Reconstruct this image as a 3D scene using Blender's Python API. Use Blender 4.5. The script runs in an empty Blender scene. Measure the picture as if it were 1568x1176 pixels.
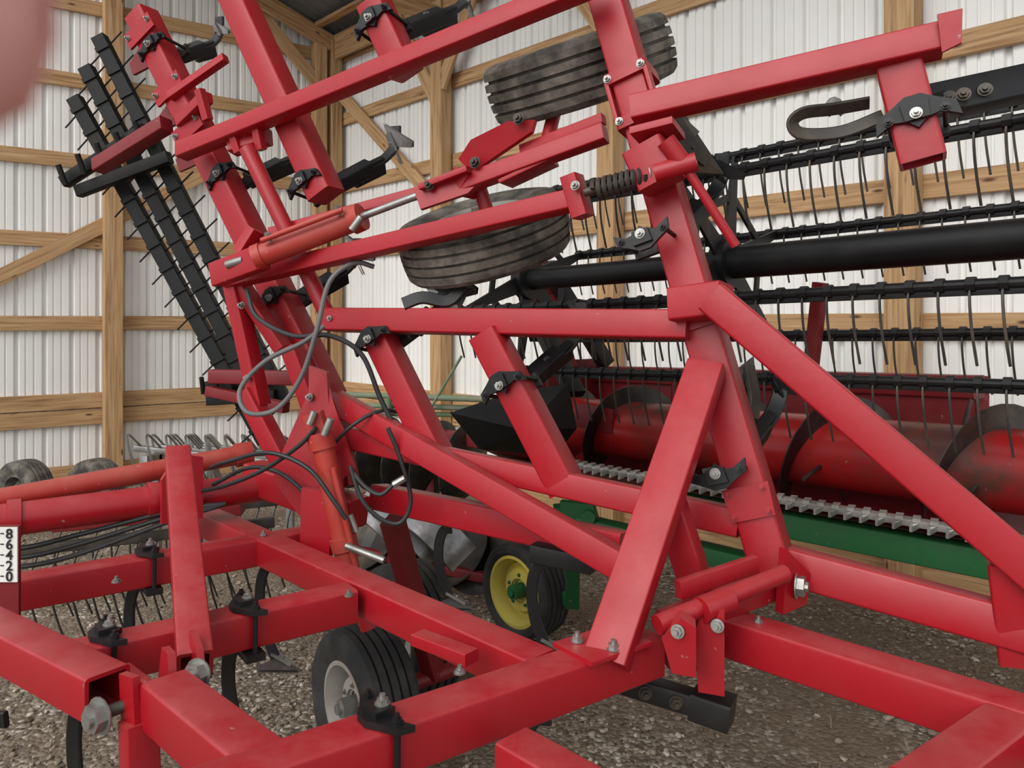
import bpy, math, random
from mathutils import Vector, Matrix, noise
random.seed(7)
V=Vector
Z=V((0,0,1))
scene=bpy.context.scene

# ------------------------------------------------------------------ materials
def newmat(name):
    m=bpy.data.materials.new(name); m.use_nodes=True
    nt=m.node_tree; b=nt.nodes['Principled BSDF']
    return m,nt,b
def N(nt,t,**kw):
    n=nt.nodes.new(t)
    for k,v in kw.items(): setattr(n,k,v)
    return n
def ramp(nt,stops):
    r=N(nt,'ShaderNodeValToRGB'); e=r.color_ramp.elements
    e[0].position,e[0].color=stops[0][0],(*stops[0][1],1)
    e[1].position,e[1].color=stops[-1][0],(*stops[-1][1],1)
    for p,c in stops[1:-1]:
        x=e.new(p); x.color=(*c,1)
    return r
def paint(name,col,dust,rough=.38,metal=0,dscale=4,damt=(.45,.75),speck=True,bump=.05,coat=.0,sth=(.70,.76),spec=.5,sky_tint=None):
    m,nt,b=newmat(name); L=nt.links
    tc=N(nt,'ShaderNodeTexCoord')
    n1=N(nt,'ShaderNodeTexNoise'); n1.inputs['Scale'].default_value=dscale; n1.inputs['Detail'].default_value=8; n1.inputs['Roughness'].default_value=.65
    L.new(tc.outputs['Object'],n1.inputs['Vector'])
    r=ramp(nt,[(damt[0],col),(damt[1],dust)])
    L.new(n1.outputs['Fac'],r.inputs['Fac'])
    out=r.outputs['Color']
    if sky_tint:   # sky reflection painted into the colour: paler tint on upward faces, broken by noise
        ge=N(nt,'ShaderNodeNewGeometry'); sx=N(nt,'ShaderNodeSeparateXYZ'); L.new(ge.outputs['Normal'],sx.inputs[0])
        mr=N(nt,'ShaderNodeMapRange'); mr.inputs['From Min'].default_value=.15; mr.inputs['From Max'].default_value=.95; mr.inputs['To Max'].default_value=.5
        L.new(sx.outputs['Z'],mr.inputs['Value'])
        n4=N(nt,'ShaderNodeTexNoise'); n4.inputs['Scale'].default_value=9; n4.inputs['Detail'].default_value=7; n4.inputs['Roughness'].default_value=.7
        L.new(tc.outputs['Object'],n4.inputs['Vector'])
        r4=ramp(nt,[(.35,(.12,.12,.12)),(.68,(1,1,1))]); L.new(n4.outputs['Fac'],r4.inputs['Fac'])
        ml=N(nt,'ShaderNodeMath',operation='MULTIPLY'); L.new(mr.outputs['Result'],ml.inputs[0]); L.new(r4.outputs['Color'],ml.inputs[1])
        mx=N(nt,'ShaderNodeMixRGB'); mx.inputs['Color2'].default_value=(*sky_tint,1)
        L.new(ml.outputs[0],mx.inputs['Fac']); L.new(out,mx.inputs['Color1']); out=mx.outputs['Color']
    if speck:
        n2=N(nt,'ShaderNodeTexNoise'); n2.inputs['Scale'].default_value=38; n2.inputs['Detail'].default_value=5
        L.new(tc.outputs['Object'],n2.inputs['Vector'])
        r2=ramp(nt,[(sth[0],(0,0,0)),(sth[1],(1,1,1))]); L.new(n2.outputs['Fac'],r2.inputs['Fac'])
        mx=N(nt,'ShaderNodeMixRGB'); mx.inputs['Color2'].default_value=(*[min(1,c*.5+.20) for c in dust],1)
        L.new(r2.outputs['Color'],mx.inputs['Fac']); L.new(out,mx.inputs['Color1']); out=mx.outputs['Color']
    L.new(out,b.inputs['Base Color'])
    rr=N(nt,'ShaderNodeMapRange'); rr.inputs['To Min'].default_value=rough-.06; rr.inputs['To Max'].default_value=rough+.2
    L.new(n1.outputs['Fac'],rr.inputs['Value']); L.new(rr.outputs['Result'],b.inputs['Roughness'])
    b.inputs['Metallic'].default_value=metal
    b.inputs['Coat Weight'].default_value=coat
    b.inputs['Specular IOR Level'].default_value=spec
    if bump:
        n3=N(nt,'ShaderNodeTexNoise'); n3.inputs['Scale'].default_value=30; n3.inputs['Detail'].default_value=4
        L.new(tc.outputs['Object'],n3.inputs['Vector'])
        bp=N(nt,'ShaderNodeBump'); bp.inputs['Strength'].default_value=bump; bp.inputs['Distance'].default_value=.01
        L.new(n3.outputs['Fac'],bp.inputs['Height']); L.new(bp.outputs['Normal'],b.inputs['Normal'])
    return m
RED=paint('red_paint',(.35,.0045,.012),(.31,.010,.015),.33,damt=(.42,.72),sth=(.725,.77),spec=.48,sky_tint=(.43,.10,.095),dscale=5)
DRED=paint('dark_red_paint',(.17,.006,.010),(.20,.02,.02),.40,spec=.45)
ORED=paint('faded_red_paint',(.39,.030,.020),(.39,.07,.05),.45,sky_tint=(.42,.16,.12))
BLACK=paint('black_paint',(.007,.007,.008),(.020,.018,.016),.38,speck=False,spec=.38)
BLACKR=paint('worn_black',(.006,.006,.006),(.030,.024,.019),.55,damt=(.5,.85),speck=False,spec=.3)
SILVER=paint('worn_steel',(.34,.34,.33),(.10,.08,.065),.34,metal=.9,dscale=9,speck=False)
MOLD=paint('moldboard_steel',(.30,.30,.30),(.07,.055,.045),.28,metal=.95,dscale=7,speck=False)
KNIFE=paint('knife_steel',(.50,.50,.48),(.20,.18,.15),.34,metal=.85,dscale=9,speck=False)
ZINC=paint('zinc',(.34,.34,.32),(.20,.18,.15),.38,metal=.8,dscale=15,speck=False)
DSTEEL=paint('dark_steel',(.05,.047,.043),(.13,.10,.07),.42,metal=.6,dscale=8,speck=False)
FLIGHT=paint('flighting_steel',(.05,.045,.042),(.16,.12,.09),.32,metal=.7,dscale=5,speck=False)
RUBBER=paint('tire_rubber',(.014,.014,.014),(.060,.054,.046),.75,dscale=7,damt=(.42,.78),speck=False,bump=.3)
RUBBERD=paint('dusty_tire_rubber',(.050,.046,.040),(.20,.175,.14),.85,dscale=11,damt=(.40,.66),speck=False,bump=.5)
HOSE=paint('hose_rubber',(.015,.015,.015),(.04,.04,.04),.45,speck=False)
HOSEG=paint('grey_hose',(.10,.10,.10),(.17,.16,.15),.4,speck=False)
YEL=paint('yellow_paint',(.55,.45,.065),(.40,.33,.11),.5)
GREEN=paint('green_paint',(.010,.10,.028),(.025,.09,.035),.4)
RIMG=paint('grey_rim',(.30,.29,.26),(.22,.14,.10),.55)
AUG=paint('auger_paint',(.33,.012,.012),(.085,.032,.024),.24,dscale=2.4,damt=(.47,.64))
WHITE=paint('label_white',(.75,.74,.70),(.6,.58,.54),.5,speck=False)
TXT=paint('label_black',(.01,.01,.01),(.02,.02,.02),.5,speck=False)
PANEL=paint('white_steel_siding',(.87,.87,.84),(.80,.795,.76),.42,dscale=1.5,damt=(.35,.7),speck=False,bump=0)
ROOF=paint('grey_steel_roof',(.13,.14,.14),(.17,.17,.17),.4,dscale=2,speck=False,bump=0)
PIPEG=paint('weathered_green_pipe',(.13,.19,.11),(.24,.22,.15),.6,speck=False)
STRAW=paint('straw',(.38,.30,.16),(.46,.38,.22),.8,speck=False)
def woodmat():
    m,nt,b=newmat('pine_lumber'); L=nt.links
    uv=N(nt,'ShaderNodeUVMap')
    mp=N(nt,'ShaderNodeMapping'); mp.inputs['Scale'].default_value=(1.2,26,1)
    L.new(uv.outputs['UV'],mp.inputs['Vector'])
    n=N(nt,'ShaderNodeTexNoise'); n.inputs['Scale'].default_value=1.6; n.inputs['Detail'].default_value=6; n.inputs['Distortion'].default_value=.8
    L.new(mp.outputs['Vector'],n.inputs['Vector'])
    r=ramp(nt,[(.3,(.27,.14,.058)),(.5,(.45,.27,.125)),(.72,(.55,.365,.19))])
    L.new(n.outputs['Fac'],r.inputs['Fac'])
    mp2=N(nt,'ShaderNodeMapping'); mp2.inputs['Scale'].default_value=(2.2,7,1); L.new(uv.outputs['UV'],mp2.inputs['Vector'])
    vo=N(nt,'ShaderNodeTexVoronoi'); vo.inputs['Scale'].default_value=1.3; L.new(mp2.outputs['Vector'],vo.inputs['Vector'])
    r2=ramp(nt,[(.05,(1,1,1)),(.13,(0,0,0))]); L.new(vo.outputs['Distance'],r2.inputs['Fac'])
    mx=N(nt,'ShaderNodeMixRGB'); mx.inputs['Color2'].default_value=(.10,.04,.015,1)
    L.new(r2.outputs['Color'],mx.inputs['Fac']); L.new(r.outputs['Color'],mx.inputs['Color1'])
    L.new(mx.outputs['Color'],b.inputs['Base Color']); b.inputs['Roughness'].default_value=.7
    return m
WOOD=woodmat()
def gravel(name,scale,dark,dirt=.8):
    m,nt,b=newmat(name); L=nt.links
    tc=N(nt,'ShaderNodeTexCoord')
    v=N(nt,'ShaderNodeTexVoronoi'); v.inputs['Scale'].default_value=scale; L.new(tc.outputs['Object'],v.inputs['Vector'])
    sp=N(nt,'ShaderNodeSeparateColor'); L.new(v.outputs['Color'],sp.inputs['Color'])
    r=ramp(nt,[(0,(.085*dark,.060*dark,.040*dark)),(.45,(.19*dark,.148*dark,.105*dark)),(.8,(.31*dark,.258*dark,.196*dark)),(1,(.58*dark,.52*dark,.44*dark))])
    L.new(sp.outputs[0],r.inputs['Fac'])
    n=N(nt,'ShaderNodeTexNoise'); n.inputs['Scale'].default_value=1.3; n.inputs['Detail'].default_value=8; n.inputs['Roughness'].default_value=.65; L.new(tc.outputs['Object'],n.inputs['Vector'])
    r2=ramp(nt,[(.42,(0,0,0)),(.56,(1,1,1))]); L.new(n.outputs['Fac'],r2.inputs['Fac'])
    mx=N(nt,'ShaderNodeMixRGB'); mx.inputs['Color2'].default_value=(.155,.112,.075,1)
    mu=N(nt,'ShaderNodeMath',operation='MULTIPLY'); mu.inputs[1].default_value=dirt
    L.new(r2.outputs['Color'],mu.inputs[0]); L.new(mu.outputs[0],mx.inputs['Fac'])
    L.new(r.outputs['Color'],mx.inputs['Color1']); L.new(mx.outputs['Color'],b.inputs['Base Color'])
    b.inputs['Roughness'].default_value=.9
    bp=N(nt,'ShaderNodeBump'); bp.inputs['Strength'].default_value=.8; bp.inputs['Distance'].default_value=.012; bp.invert=True
    L.new(v.outputs['Distance'],bp.inputs['Height']); L.new(bp.outputs['Normal'],b.inputs['Normal'])
    return m
GRAV=gravel('gravel_floor',52,.9,.88)
STONE=gravel('gravel_stone',25,1.08,.5)
def skinmat():
    m,nt,b=newmat('skin'); L=nt.links
    tc=N(nt,'ShaderNodeTexCoord'); n=N(nt,'ShaderNodeTexNoise'); n.inputs['Scale'].default_value=120
    L.new(tc.outputs['Object'],n.inputs['Vector'])
    r=ramp(nt,[(.3,(.58,.27,.24)),(.7,(.68,.36,.32))]); L.new(n.outputs['Fac'],r.inputs['Fac'])
    L.new(r.outputs['Color'],b.inputs['Base Color']); b.inputs['Roughness'].default_value=.5
    b.inputs['Subsurface Weight'].default_value=.15; b.inputs['Subsurface Radius'].default_value=(.01,.004,.002)
    return m
SKIN=skinmat()

# ------------------------------------------------------------------ builder
class B:
    def __init__(s,name,mat,parent=None):
        s.name,s.mat,s.parent=name,mat,parent; s.v=[];s.f=[];s.uv=[]; s.mi=[]; s.cm=0
    def ring(s,pts):
        i=len(s.v); s.v+= [tuple(p) for p in pts]; return list(range(i,i+len(pts)))
    def face(s,idx,uv=None):
        s.f.append(tuple(idx)); s.uv.append(uv); s.mi.append(s.cm)
    def bridge(s,a,b,closed=True,us=None,vs=None):
        n=len(a)
        for i in range(n if closed else n-1):
            j=(i+1)%n
            uv=None
            if us: uv=[(us[0],vs[i]),(us[0],vs[i+1]),(us[1],vs[i+1]),(us[1],vs[i])]
            s.face((a[i],a[j],b[j],b[i]),uv)
    def done(s,ang=26,extra=()):
        me=bpy.data.meshes.new(s.name); me.from_pydata(s.v,[],s.f)
        ul=me.uv_layers.new(name='UVMap')
        k=0
        for fi,f in enumerate(s.f):
            uv=s.uv[fi]
            for j in range(len(f)):
                ul.data[k].uv = uv[j] if uv else (0,0)
                k+=1
        me.polygons.foreach_set('use_smooth',[True]*len(me.polygons))
        me.polygons.foreach_set('material_index',s.mi)
        me.update()
        try: me.set_sharp_from_angle(angle=math.radians(ang))
        except Exception: pass
        me.materials.append(s.mat)
        for m in extra: me.materials.append(m)
        o=bpy.data.objects.new(s.name,me); scene.collection.objects.link(o)
        if s.parent: o.parent=s.parent
        return o
def empty(name):
    o=bpy.data.objects.new(name,None); scene.collection.objects.link(o); return o
def frame(d,up):
    d=d.normalized(); up=V(up)
    s=d.cross(up)
    if s.length<1e-4: s=d.cross(V((1,0,0)))
    s.normalize(); u=s.cross(d).normalized()
    return d,s,u
def rrect(w,h,r,n=3):
    out=[]
    for cx,cy,a0 in ((w/2-r,h/2-r,0),(-w/2+r,h/2-r,90),(-w/2+r,-h/2+r,180),(w/2-r,-h/2+r,270)):
        for i in range(n+1):
            a=math.radians(a0+90*i/n); out.append((cx+r*math.cos(a),cy+r*math.sin(a)))
    return out
def beam(b,p1,p2,w,h=None,up=Z,r=None,hollow=False,n=3):
    p1,p2=V(p1),V(p2); h=h or w; r=r if r is not None else min(w,h)*.10
    d,s,u=frame(p2-p1,up)
    pr=rrect(w,h,r,n); L=(p2-p1).length
    per=[0]
    for i in range(len(pr)):
        a=pr[i];c=pr[(i+1)%len(pr)]; per.append(per[-1]+math.hypot(a[0]-c[0],a[1]-c[1]))
    u0=random.random()*50; per=[x+u0*.37 for x in per]
    A=b.ring([p1+s*x+u*y for x,y in pr]); C=b.ring([p2+s*x+u*y for x,y in pr])
    b.bridge(A,C,True,(u0,u0+L),per)
    if not hollow:
        b.face(A[::-1]); b.face(C)
    else:
        t=.008; pi=rrect(w-2*t,h-2*t,max(r-t,.002),n)
        for R,p,sg in ((A,p1,1),(C,p2,-1)):
            q=b.ring([p+s*x+u*y for x,y in pi]); q2=b.ring([p+d*sg*min(.3,L*.45)+s*x+u*y for x,y in pi])
            b.bridge(R,q); b.bridge(q,q2); b.face(q2)
def cyl(b,p1,p2,r,r2=None,seg=20):
    p1,p2=V(p1),V(p2); r2=r if r2 is None else r2
    d,s,u=frame(p2-p1,Z if abs((p2-p1).normalized().z)<.95 else V((1,0,0)))
    cs=[(math.cos(2*math.pi*i/seg),math.sin(2*math.pi*i/seg)) for i in range(seg)]
    A=b.ring([p1+(s*x+u*y)*r for x,y in cs]); C=b.ring([p2+(s*x+u*y)*r2 for x,y in cs])
    b.bridge(A,C); b.face(A[::-1]); b.face(C)
def nut(b,p,ax,r=.014,h=.012):
    p=V(p); ax=V(ax).normalized(); cyl(b,p,p+ax*h,r,seg=6); cyl(b,p+ax*h,p+ax*(h+.008),r*.5,seg=10)
    cyl(b,p-ax*.001,p+ax*.002,r*1.3,seg=16)
def cat(pts,n=8):
    pts=[V(p) for p in pts]; out=[]
    P=[pts[0]*2-pts[1]]+pts+[pts[-1]*2-pts[-2]]
    for i in range(1,len(P)-2):
        for k in range(n):
            t=k/n; a,b_,c,d=P[i-1],P[i],P[i+1],P[i+2]
            out.append(.5*((2*b_)+(c-a)*t+(2*a-5*b_+4*c-d)*t*t+(3*b_-a-3*c+d)*t**3))
    out.append(pts[-1]); return out
def sweep(b,pts,prof,up=Z,cap=True,radii=None):
    pts=[V(p) for p in pts]
    T=[(pts[min(i+1,len(pts)-1)]-pts[max(i-1,0)]).normalized() for i in range(len(pts))]
    d,s,u=frame(T[0],up); prev=None; first=None
    for i,p in enumerate(pts):
        s=(s-T[i]*s.dot(T[i])).normalized(); u=s.cross(T[i])
        k=radii[i] if radii else 1
        R=b.ring([p+(s*x+u*y)*k for x,y in prof])
        if prev: b.bridge(prev,R)
        else: first=R
        prev=R
    if cap: b.face(first[::-1]); b.face(prev)
def circ(r,n=10): return [(r*math.cos(2*math.pi*i/n),r*math.sin(2*math.pi*i/n)) for i in range(n)]
def hose(b,pts,r=.009,n=8): sweep(b,cat(pts,n),circ(r))
def plate(b,pts,t,nrm=None):
    pts=[V(p) for p in pts]
    n=V(nrm).normalized() if nrm is not None else (pts[1]-pts[0]).cross(pts[2]-pts[0]).normalized()
    A=b.ring([p-n*t/2 for p in pts]); C=b.ring([p+n*t/2 for p in pts])
    b.bridge(A,C); b.face(A[::-1]); b.face(C)
def lathe(b,c,ax,prof,seg=56,closed=False):
    c=V(c); d,s,u=frame(V(ax),Z)
    rings=[]
    for r,a in prof:
        rings.append(b.ring([c+d*a+(s*math.cos(2*math.pi*i/seg)+u*math.sin(2*math.pi*i/seg))*r for i in range(seg)]))
    for x,y in zip(rings,rings[1:]): b.bridge(x,y)
    if closed: b.bridge(rings[-1],rings[0])
def helix(b,p1,p2,R,turns,r=.006,seg=14):
    p1,p2=V(p1),V(p2); d,s,u=frame(p2-p1,Z)
    pts=[]
    n=int(turns*seg)
    for i in range(n+1):
        a=2*math.pi*i/seg; pts.append(p1.lerp(p2,i/n)+(s*math.cos(a)+u*math.sin(a))*R)
    sweep(b,pts,circ(r,6))

def tyre(bt,c,ax,R,W,rim,ribs=4,sipes=0):
    h=W/2
    prof=[(rim,-h*.72),(rim+.01,-h*.85),(rim+(R-rim)*.35,-h*1.0),(rim+(R-rim)*.65,-h*1.0),(R*.93,-h*.93)]
    for i in range(ribs+1):
        a=-h*.84+ (2*h*.84)*(i)/(ribs+1); e=a+(2*h*.84)/(ribs+1)
        g=W*.028
        crown=lambda q:R-(q/h)**2*R*.045
        prof+= [(crown(a+g),a+g),(crown(e-g),e-g)]
        if i<ribs: prof+=[(crown(e)-.014,e-g*.7),(crown(e)-.014,e+g*.7)]
    prof+=[(R*.93,h*.93),(rim+(R-rim)*.65,h*1.0),(rim+(R-rim)*.35,h*1.0),(rim+.01,h*.85),(rim,h*.72)]
    lathe(bt,c,ax,prof,72,closed=True)
def rimm(br,c,ax,rim,W,bb=None):
    h=W/2
    prof=[(rim,-h*.7),(rim+.012,-h*.84),(rim-.006,-h*.86),(rim-.02,-h*.6),(rim-.03,-h*.2),(rim-.03,h*.1),(rim*.72,h*.12),(rim*.6,h*.42),(rim*.35,h*.45),(rim*.33,h*.2),(0.001,h*.2)]
    lathe(br,c,ax,prof,48)
    prof=[(rim,h*.7),(rim+.012,h*.84),(rim-.006,h*.86),(rim-.02,h*.6),(rim-.03,h*.3)]
    prof+=[(rim-.03,h*.1),(rim*.72,h*.05),(rim*.62,h*.30),(rim*.35,h*.36),(rim*.3,h*.30)]
    lathe(br,c,ax,prof,48)
    c=V(c); d,s,u=frame(V(ax),Z)
    t=bb or br
    cyl(t,c+d*h*.25,c+d*h*.95,rim*.22,seg=20); cyl(t,c+d*h*.95,c+d*h*1.1,rim*.12,seg=16)
    for i in range(5):
        a=2*math.pi*i/5+.3
        q=c+d*h*.34+(s*math.cos(a)+u*math.sin(a))*rim*.45
        nut(t,q,d,.011,.012)

def vsweep(b,p,nose,nrm,size=.11):
    p=V(p); nose=V(nose).normalized(); nrm=V(nrm); nrm=(nrm-nose*nrm.dot(nose)).normalized(); s=nose.cross(nrm)
    t=.004
    for off in (1,-1):
        tip=p+nose*size*.95+nrm*t*off; mid=p-nose*size*.22+nrm*(size*.12+t*off)
        for sg in (1,-1):
            w1=p+s*sg*size*.85-nose*size*.62-nrm*(size*.22-t*off); w2=p+s*sg*size*.66-nose*size*.78-nrm*(size*.18-t*off)
            r=b.ring([tip,w1,w2,mid]); b.face(r if off*sg>0 else r[::-1])
    plate(b,[p+nose*size*.45+s*size*.14+nrm*.01,p+nose*size*.45-s*size*.14+nrm*.01,p-nose*size*.5-s*size*.2+nrm*size*.3,p-nose*size*.5+s*size*.2+nrm*size*.3],.009)
    nut(b,p+nrm*(size*.16),nrm,.009,.006)

# ------------------------------------------------------------------ barn
C=V((-2.055,9.1,0)); db=V((.6876,-.726,0)).normalized(); dl=V((-.813,-.583,0)).normalized()
nb=V((-.726,-.6876,0)).normalized()      # back wall inward normal
nl=V((.583,-.813,0)).normalized()        # left wall inward normal
EAVE=4.87; SL=.30
def siding(name,d,n,length,gable):
    b=B(name,PANEL)
    pitch=.2286; s=-.1; prof=[]
    while s<length:
        prof+= [(s,0),(s+.006,.006),(s+.014,.034),(s+.038,.034),(s+.046,.006),(s+.052,0),(s+.103,0),(s+.108,.012),(s+.118,.012),(s+.123,0),(s+.170,0),(s+.175,.012),(s+.185,.012),(s+.190,0)]
        s+=pitch
    bot=b.ring([C+d*x-n*(.11+y*1) for x,y in prof])
    top=b.ring([C+d*x-n*(.11+y)+Z*(EAVE+.1+(SL*max(x,0) if gable else 0)) for x,y in prof])
    b.bridge(bot,top,closed=False)
    return b.done(10)
siding('wall_left',dl,nl,7.5,True)
siding('wall_back',db,nb,10.5,False)
bt=B('trim_1',WOOD)   # girts, left wall
levels=[1.62,2.42,3.2,3.98,4.72]
def wp(d,n,s,off,z): return C+d*s+n*off+Z*z
for z in levels+[5.5,6.3]:
    s0=0 if z<4.8 else (z-EAVE)/SL+.3
    beam(bt,wp(dl,nl,s0,-.085,z),wp(dl,nl,7.5,-.085,z),.038,.14,r=.003,n=1)
for z in (.70,.86):
    beam(bt,wp(dl,nl,0,-.085,z),wp(dl,nl,7.5,-.085,z),.045,.15,r=.003,n=1)
beam(bt,wp(dl,nl,-.1,-.07,.12),wp(dl,nl,7.5,-.07,.12),.045,.24,r=.003,n=1)
bt.done()
bt=B('trim_2',WOOD)
for z in levels:
    beam(bt,wp(db,nb,0,-.085,z),wp(db,nb,10.4,-.085,z),.038,.14,r=.003,n=1)
for z in (.70,.86):
    beam(bt,wp(db,nb,0,-.085,z),wp(db,nb,10.4,-.085,z),.045,.15,r=.003,n=1)
beam(bt,wp(db,nb,0,-.07,.12),wp(db,nb,10.4,-.07,.12),.045,.24,r=.003,n=1)
beam(bt,wp(db,nb,0,.03,EAVE-.08),wp(db,nb,10.4,.03,EAVE-.08),.045,.28,r=.003,n=1)
bt.done()
bt=B('trim_3',WOOD) # braces
beam(bt,wp(dl,nl,3.55,-.04,1.86),wp(dl,nl,1.25,-.04,3.32),.038,.14,up=nl.cross((wp(dl,nl,3.4,0,1.9)-wp(dl,nl,1.4,0,3.2))).normalized(),r=.003,n=1)
def brace(d,n,s0,z0,s1,z1,off=-.02,w=.14):
    a,b_=wp(d,n,s0,off,z0),wp(d,n,s1,off,z1)
    beam(bt,a,b_,w,.038,up=n,r=.003,n=1)
brace(db,nb,.1,4.25,1.85,2.85); brace(db,nb,1.35,4.75,2.0,3.75,.06); brace(db,nb,2.6,4.75,2.05,3.9,.06)
brace(db,nb,3.5,4.7,4.1,3.9,.06); brace(dl,nl,.9,5.0,.1,4.2,.06)
bt.done()
def post(d,n,s,h):
    b=B('wood_post',WOOD); p=wp(d,n,s,.02,0)
    beam(b,p,p+Z*h,.165,.14,up=n,r=.004,n=1); return b.done()
post(dl,nl,2.33,5.5); post(dl,nl,4.6,6.2); post(dl,nl,6.9,6.9)
for s in (.0,2.0,4.12,6.29,8.45): post(db,nb,s,EAVE)
b=B('wood_post',WOOD); p=wp(dl,nl,.2,.02,0); beam(b,p,p+Z*4.9,.14,.14,up=nl,r=.004,n=1); b.done()
# roof
b=B('ceiling',ROOF)
x=-.3; prof=[]
while x<10.6:
    prof+=[(x,0),(x+.02,.022),(x+.04,.022),(x+.055,0),(x+.12,0),(x+.125,.005),(x+.135,.005),(x+.14,0)]; x+=.2286
def rp(s,q,h): # s along eave, q inward
    return C+db*s+nb*q+Z*(EAVE+.12+SL*q+h)
a=b.ring([rp(x,-.35,y) for x,y in prof]); c=b.ring([rp(x-.0,3.4,y) for x,y in prof]); b.bridge(a,c,closed=False); b.done(10)
bt=B('trim_4',WOOD)
for q in (.25,.85,1.45,2.05,2.65,3.25): beam(bt,rp(-.2,q,-.07),rp(10.4,q,-.07),.09,.04,r=.003,n=1)
for s in (.05,2.0,4.12,6.29,8.45):
    beam(bt,rp(s,-.1,-.18),rp(s,3.4,-.18),.04,.19,r=.003,n=1)
    beam(bt,wp(db,nb,s+.05,0,EAVE-.28),wp(db,nb,s+.05,3.4,EAVE-.28),.04,.16,r=.003,n=1) if s>.1 else None
bt.done()
# gravel floor with loose stones and straw
b=B('floor',GRAV)
b.face(b.ring([V((-12,-6,0)),V((12,-6,0)),V((12,14,0)),V((-12,14,0))]))
b.cm=1
phi=(1+5**.5)/2
ico=[V(p).normalized() for p in ((-1,phi,0),(1,phi,0),(-1,-phi,0),(1,-phi,0),(0,-1,phi),(0,1,phi),(0,-1,-phi),(0,1,-phi),(phi,0,-1),(phi,0,1),(-phi,0,-1),(-phi,0,1))]
icf=[(0,11,5),(0,5,1),(0,1,7),(0,7,10),(0,10,11),(1,5,9),(5,11,4),(11,10,2),(10,7,6),(7,1,8),(3,9,4),(3,4,2),(3,2,6),(3,6,8),(3,8,9),(4,9,5),(2,4,11),(6,2,10),(8,6,7),(9,8,1)]
cnt=0
while cnt<10500:
    y=1.9+random.random()**1.1*4.6; xx=random.uniform(-.72,.72)*y
    if (V((xx,y,0))-C).dot(nb)<.3: continue
    cnt+=1
    if noise.noise(V((xx*.9,y*.9,3)))>.08 and random.random()<.75: continue   # bare dirt patches
    r=.0045+.013*random.random()**3
    k=len(b.v); sx,sy=random.uniform(.8,1.5),random.uniform(.8,1.3); a=random.random()*6.28
    ca,sa=math.cos(a),math.sin(a)
    for q in ico:
        q=q*random.uniform(.78,1.18)*r; b.v.append((xx+(q.x*sx)*ca-(q.y*sy)*sa,y+(q.x*sx)*sa+(q.y*sy)*ca,r*.3+q.z*.7))
    for f in icf: b.face([k+j for j in f])
b.cm=2
for i in range(420):
    y=2.0+random.random()*3.4; xx=random.uniform(-.7,.75)*y
    if (V((xx,y,0))-C).dot(nb)<.3: continue
    a=random.random()*6.28; l=random.uniform(.02,.09); w_=.0013; z_=random.uniform(.010,.022)
    dx,dy=math.cos(a)*l,math.sin(a)*l
    b.face(b.ring([V((xx-dy/l*w_,y+dx/l*w_,z_)),V((xx+dy/l*w_,y-dx/l*w_,z_)),V((xx+dx+dy/l*w_,y+dy-dx/l*w_,z_+.004)),V((xx+dx-dy/l*w_,y+dy+dx/l*w_,z_+.004))]))
sweep(b,cat([(.75,2.75,.015),(.95,2.70,.02),(1.15,2.62,.012),(1.3,2.60,.02)],5),circ(.0025,5))
b.done(extra=(STONE,STRAW))

# ------------------------------------------------------------------ CULTIVATOR
cult=empty('field_cultivator')
red=B('frame_tubes',RED,cult); dred=B('dark_red_brackets',DRED,cult); ored=B('hydraulic_barrels',ORED,cult)  # dred gathers the parts in the darker red paint
blk=B('clamps_and_shank_arms',BLACK,cult); sil=B('sweep_points',SILVER,cult); zn=B('bolts_and_nuts',ZINC,cult)
dst=B('springs_and_worn_steel',DSTEEL,cult); hs=B('hydraulic_hoses',HOSE,cult); hg=B('looped_hose',HOSEG,cult)
tir=B('wheel_tires',RUBBER,cult); tird=B('gauge_wheel_tires',RUBBERD,cult); rm=B('wheel_rims',RIMG,cult)
n=V((-.49,-.86,.14)).normalized()   # folded wing plane normal (towards the yard)
def WB(p1,p2,w,h=None,**k): beam(red,p1,p2,w,h,up=n,**k)
# --- folded wing
A0,A1=V((.651,1.9,.993)),V((.245,2.317,2.735))
WB(A0,A1,.098)
WB((-.075,2.31,1.612),(.158,2.21,1.173),.09)
WB((-.4335,2.56,1.597),(-.233,2.46,1.221),.085)
D0,D1=V((-1.47,3.11,2.86)),V((-.651,2.8,1.37)); WB(D0,D1,.098,hollow=True)
E0,E1=V((-1.049,2.9,2.907)),V((-.639,2.7,2.078)); WB(E0,E1,.10)
cyl(red,(-.92,2.72,2.246),(-.605,2.65,1.6275),.028)
WB((-1.214,2.88,2.269),(.235,2.14,2.575),.060,.06)
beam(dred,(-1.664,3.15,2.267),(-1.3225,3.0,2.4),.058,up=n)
WB((-.274,2.45,2.028),(.262,2.2,2.175),.050)
WB((-.995,2.75,1.7875),(.177,2.1,1.974),.054)
WB((-.846,2.75,1.955),(-.172,2.5,2.089),.034)
WB((-.616,2.65,1.650),(.46,2.02,1.636),.076)
WB((-.6615,2.7,1.4025),(.270,1.95,1.041),.072,.06)
WB((-.605,2.65,1.264),(.570,1.95,1.146),.070)
WB((-.459,2.7,1.0425),(.308,2.1,1.0375),.085)
WB((.485,1.90,1.705),(1.13,1.58,1.075),.080)
WB((.635,1.95,1.057),(1.198,1.57,.983),.088)
WB((1.046,1.655,1.14),(1.07,1.655,.93),.075)
WB((.486,1.955,1.535),(.192,1.595,.955),.092,.05)
WB((.364,1.87,1.25),(.449,1.85,.987),.068)
WB((.322,2.08,2.205),(.984,1.8,2.292),.068,.07,hollow=True)
WB((.919,1.865,2.26),(.962,1.835,2.02),.10,.09,hollow=True)
plate(red,[(.955,1.76,2.335),(1.0,1.74,2.34),(.998,1.74,2.265),(.965,1.76,2.25)],.012)
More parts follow.
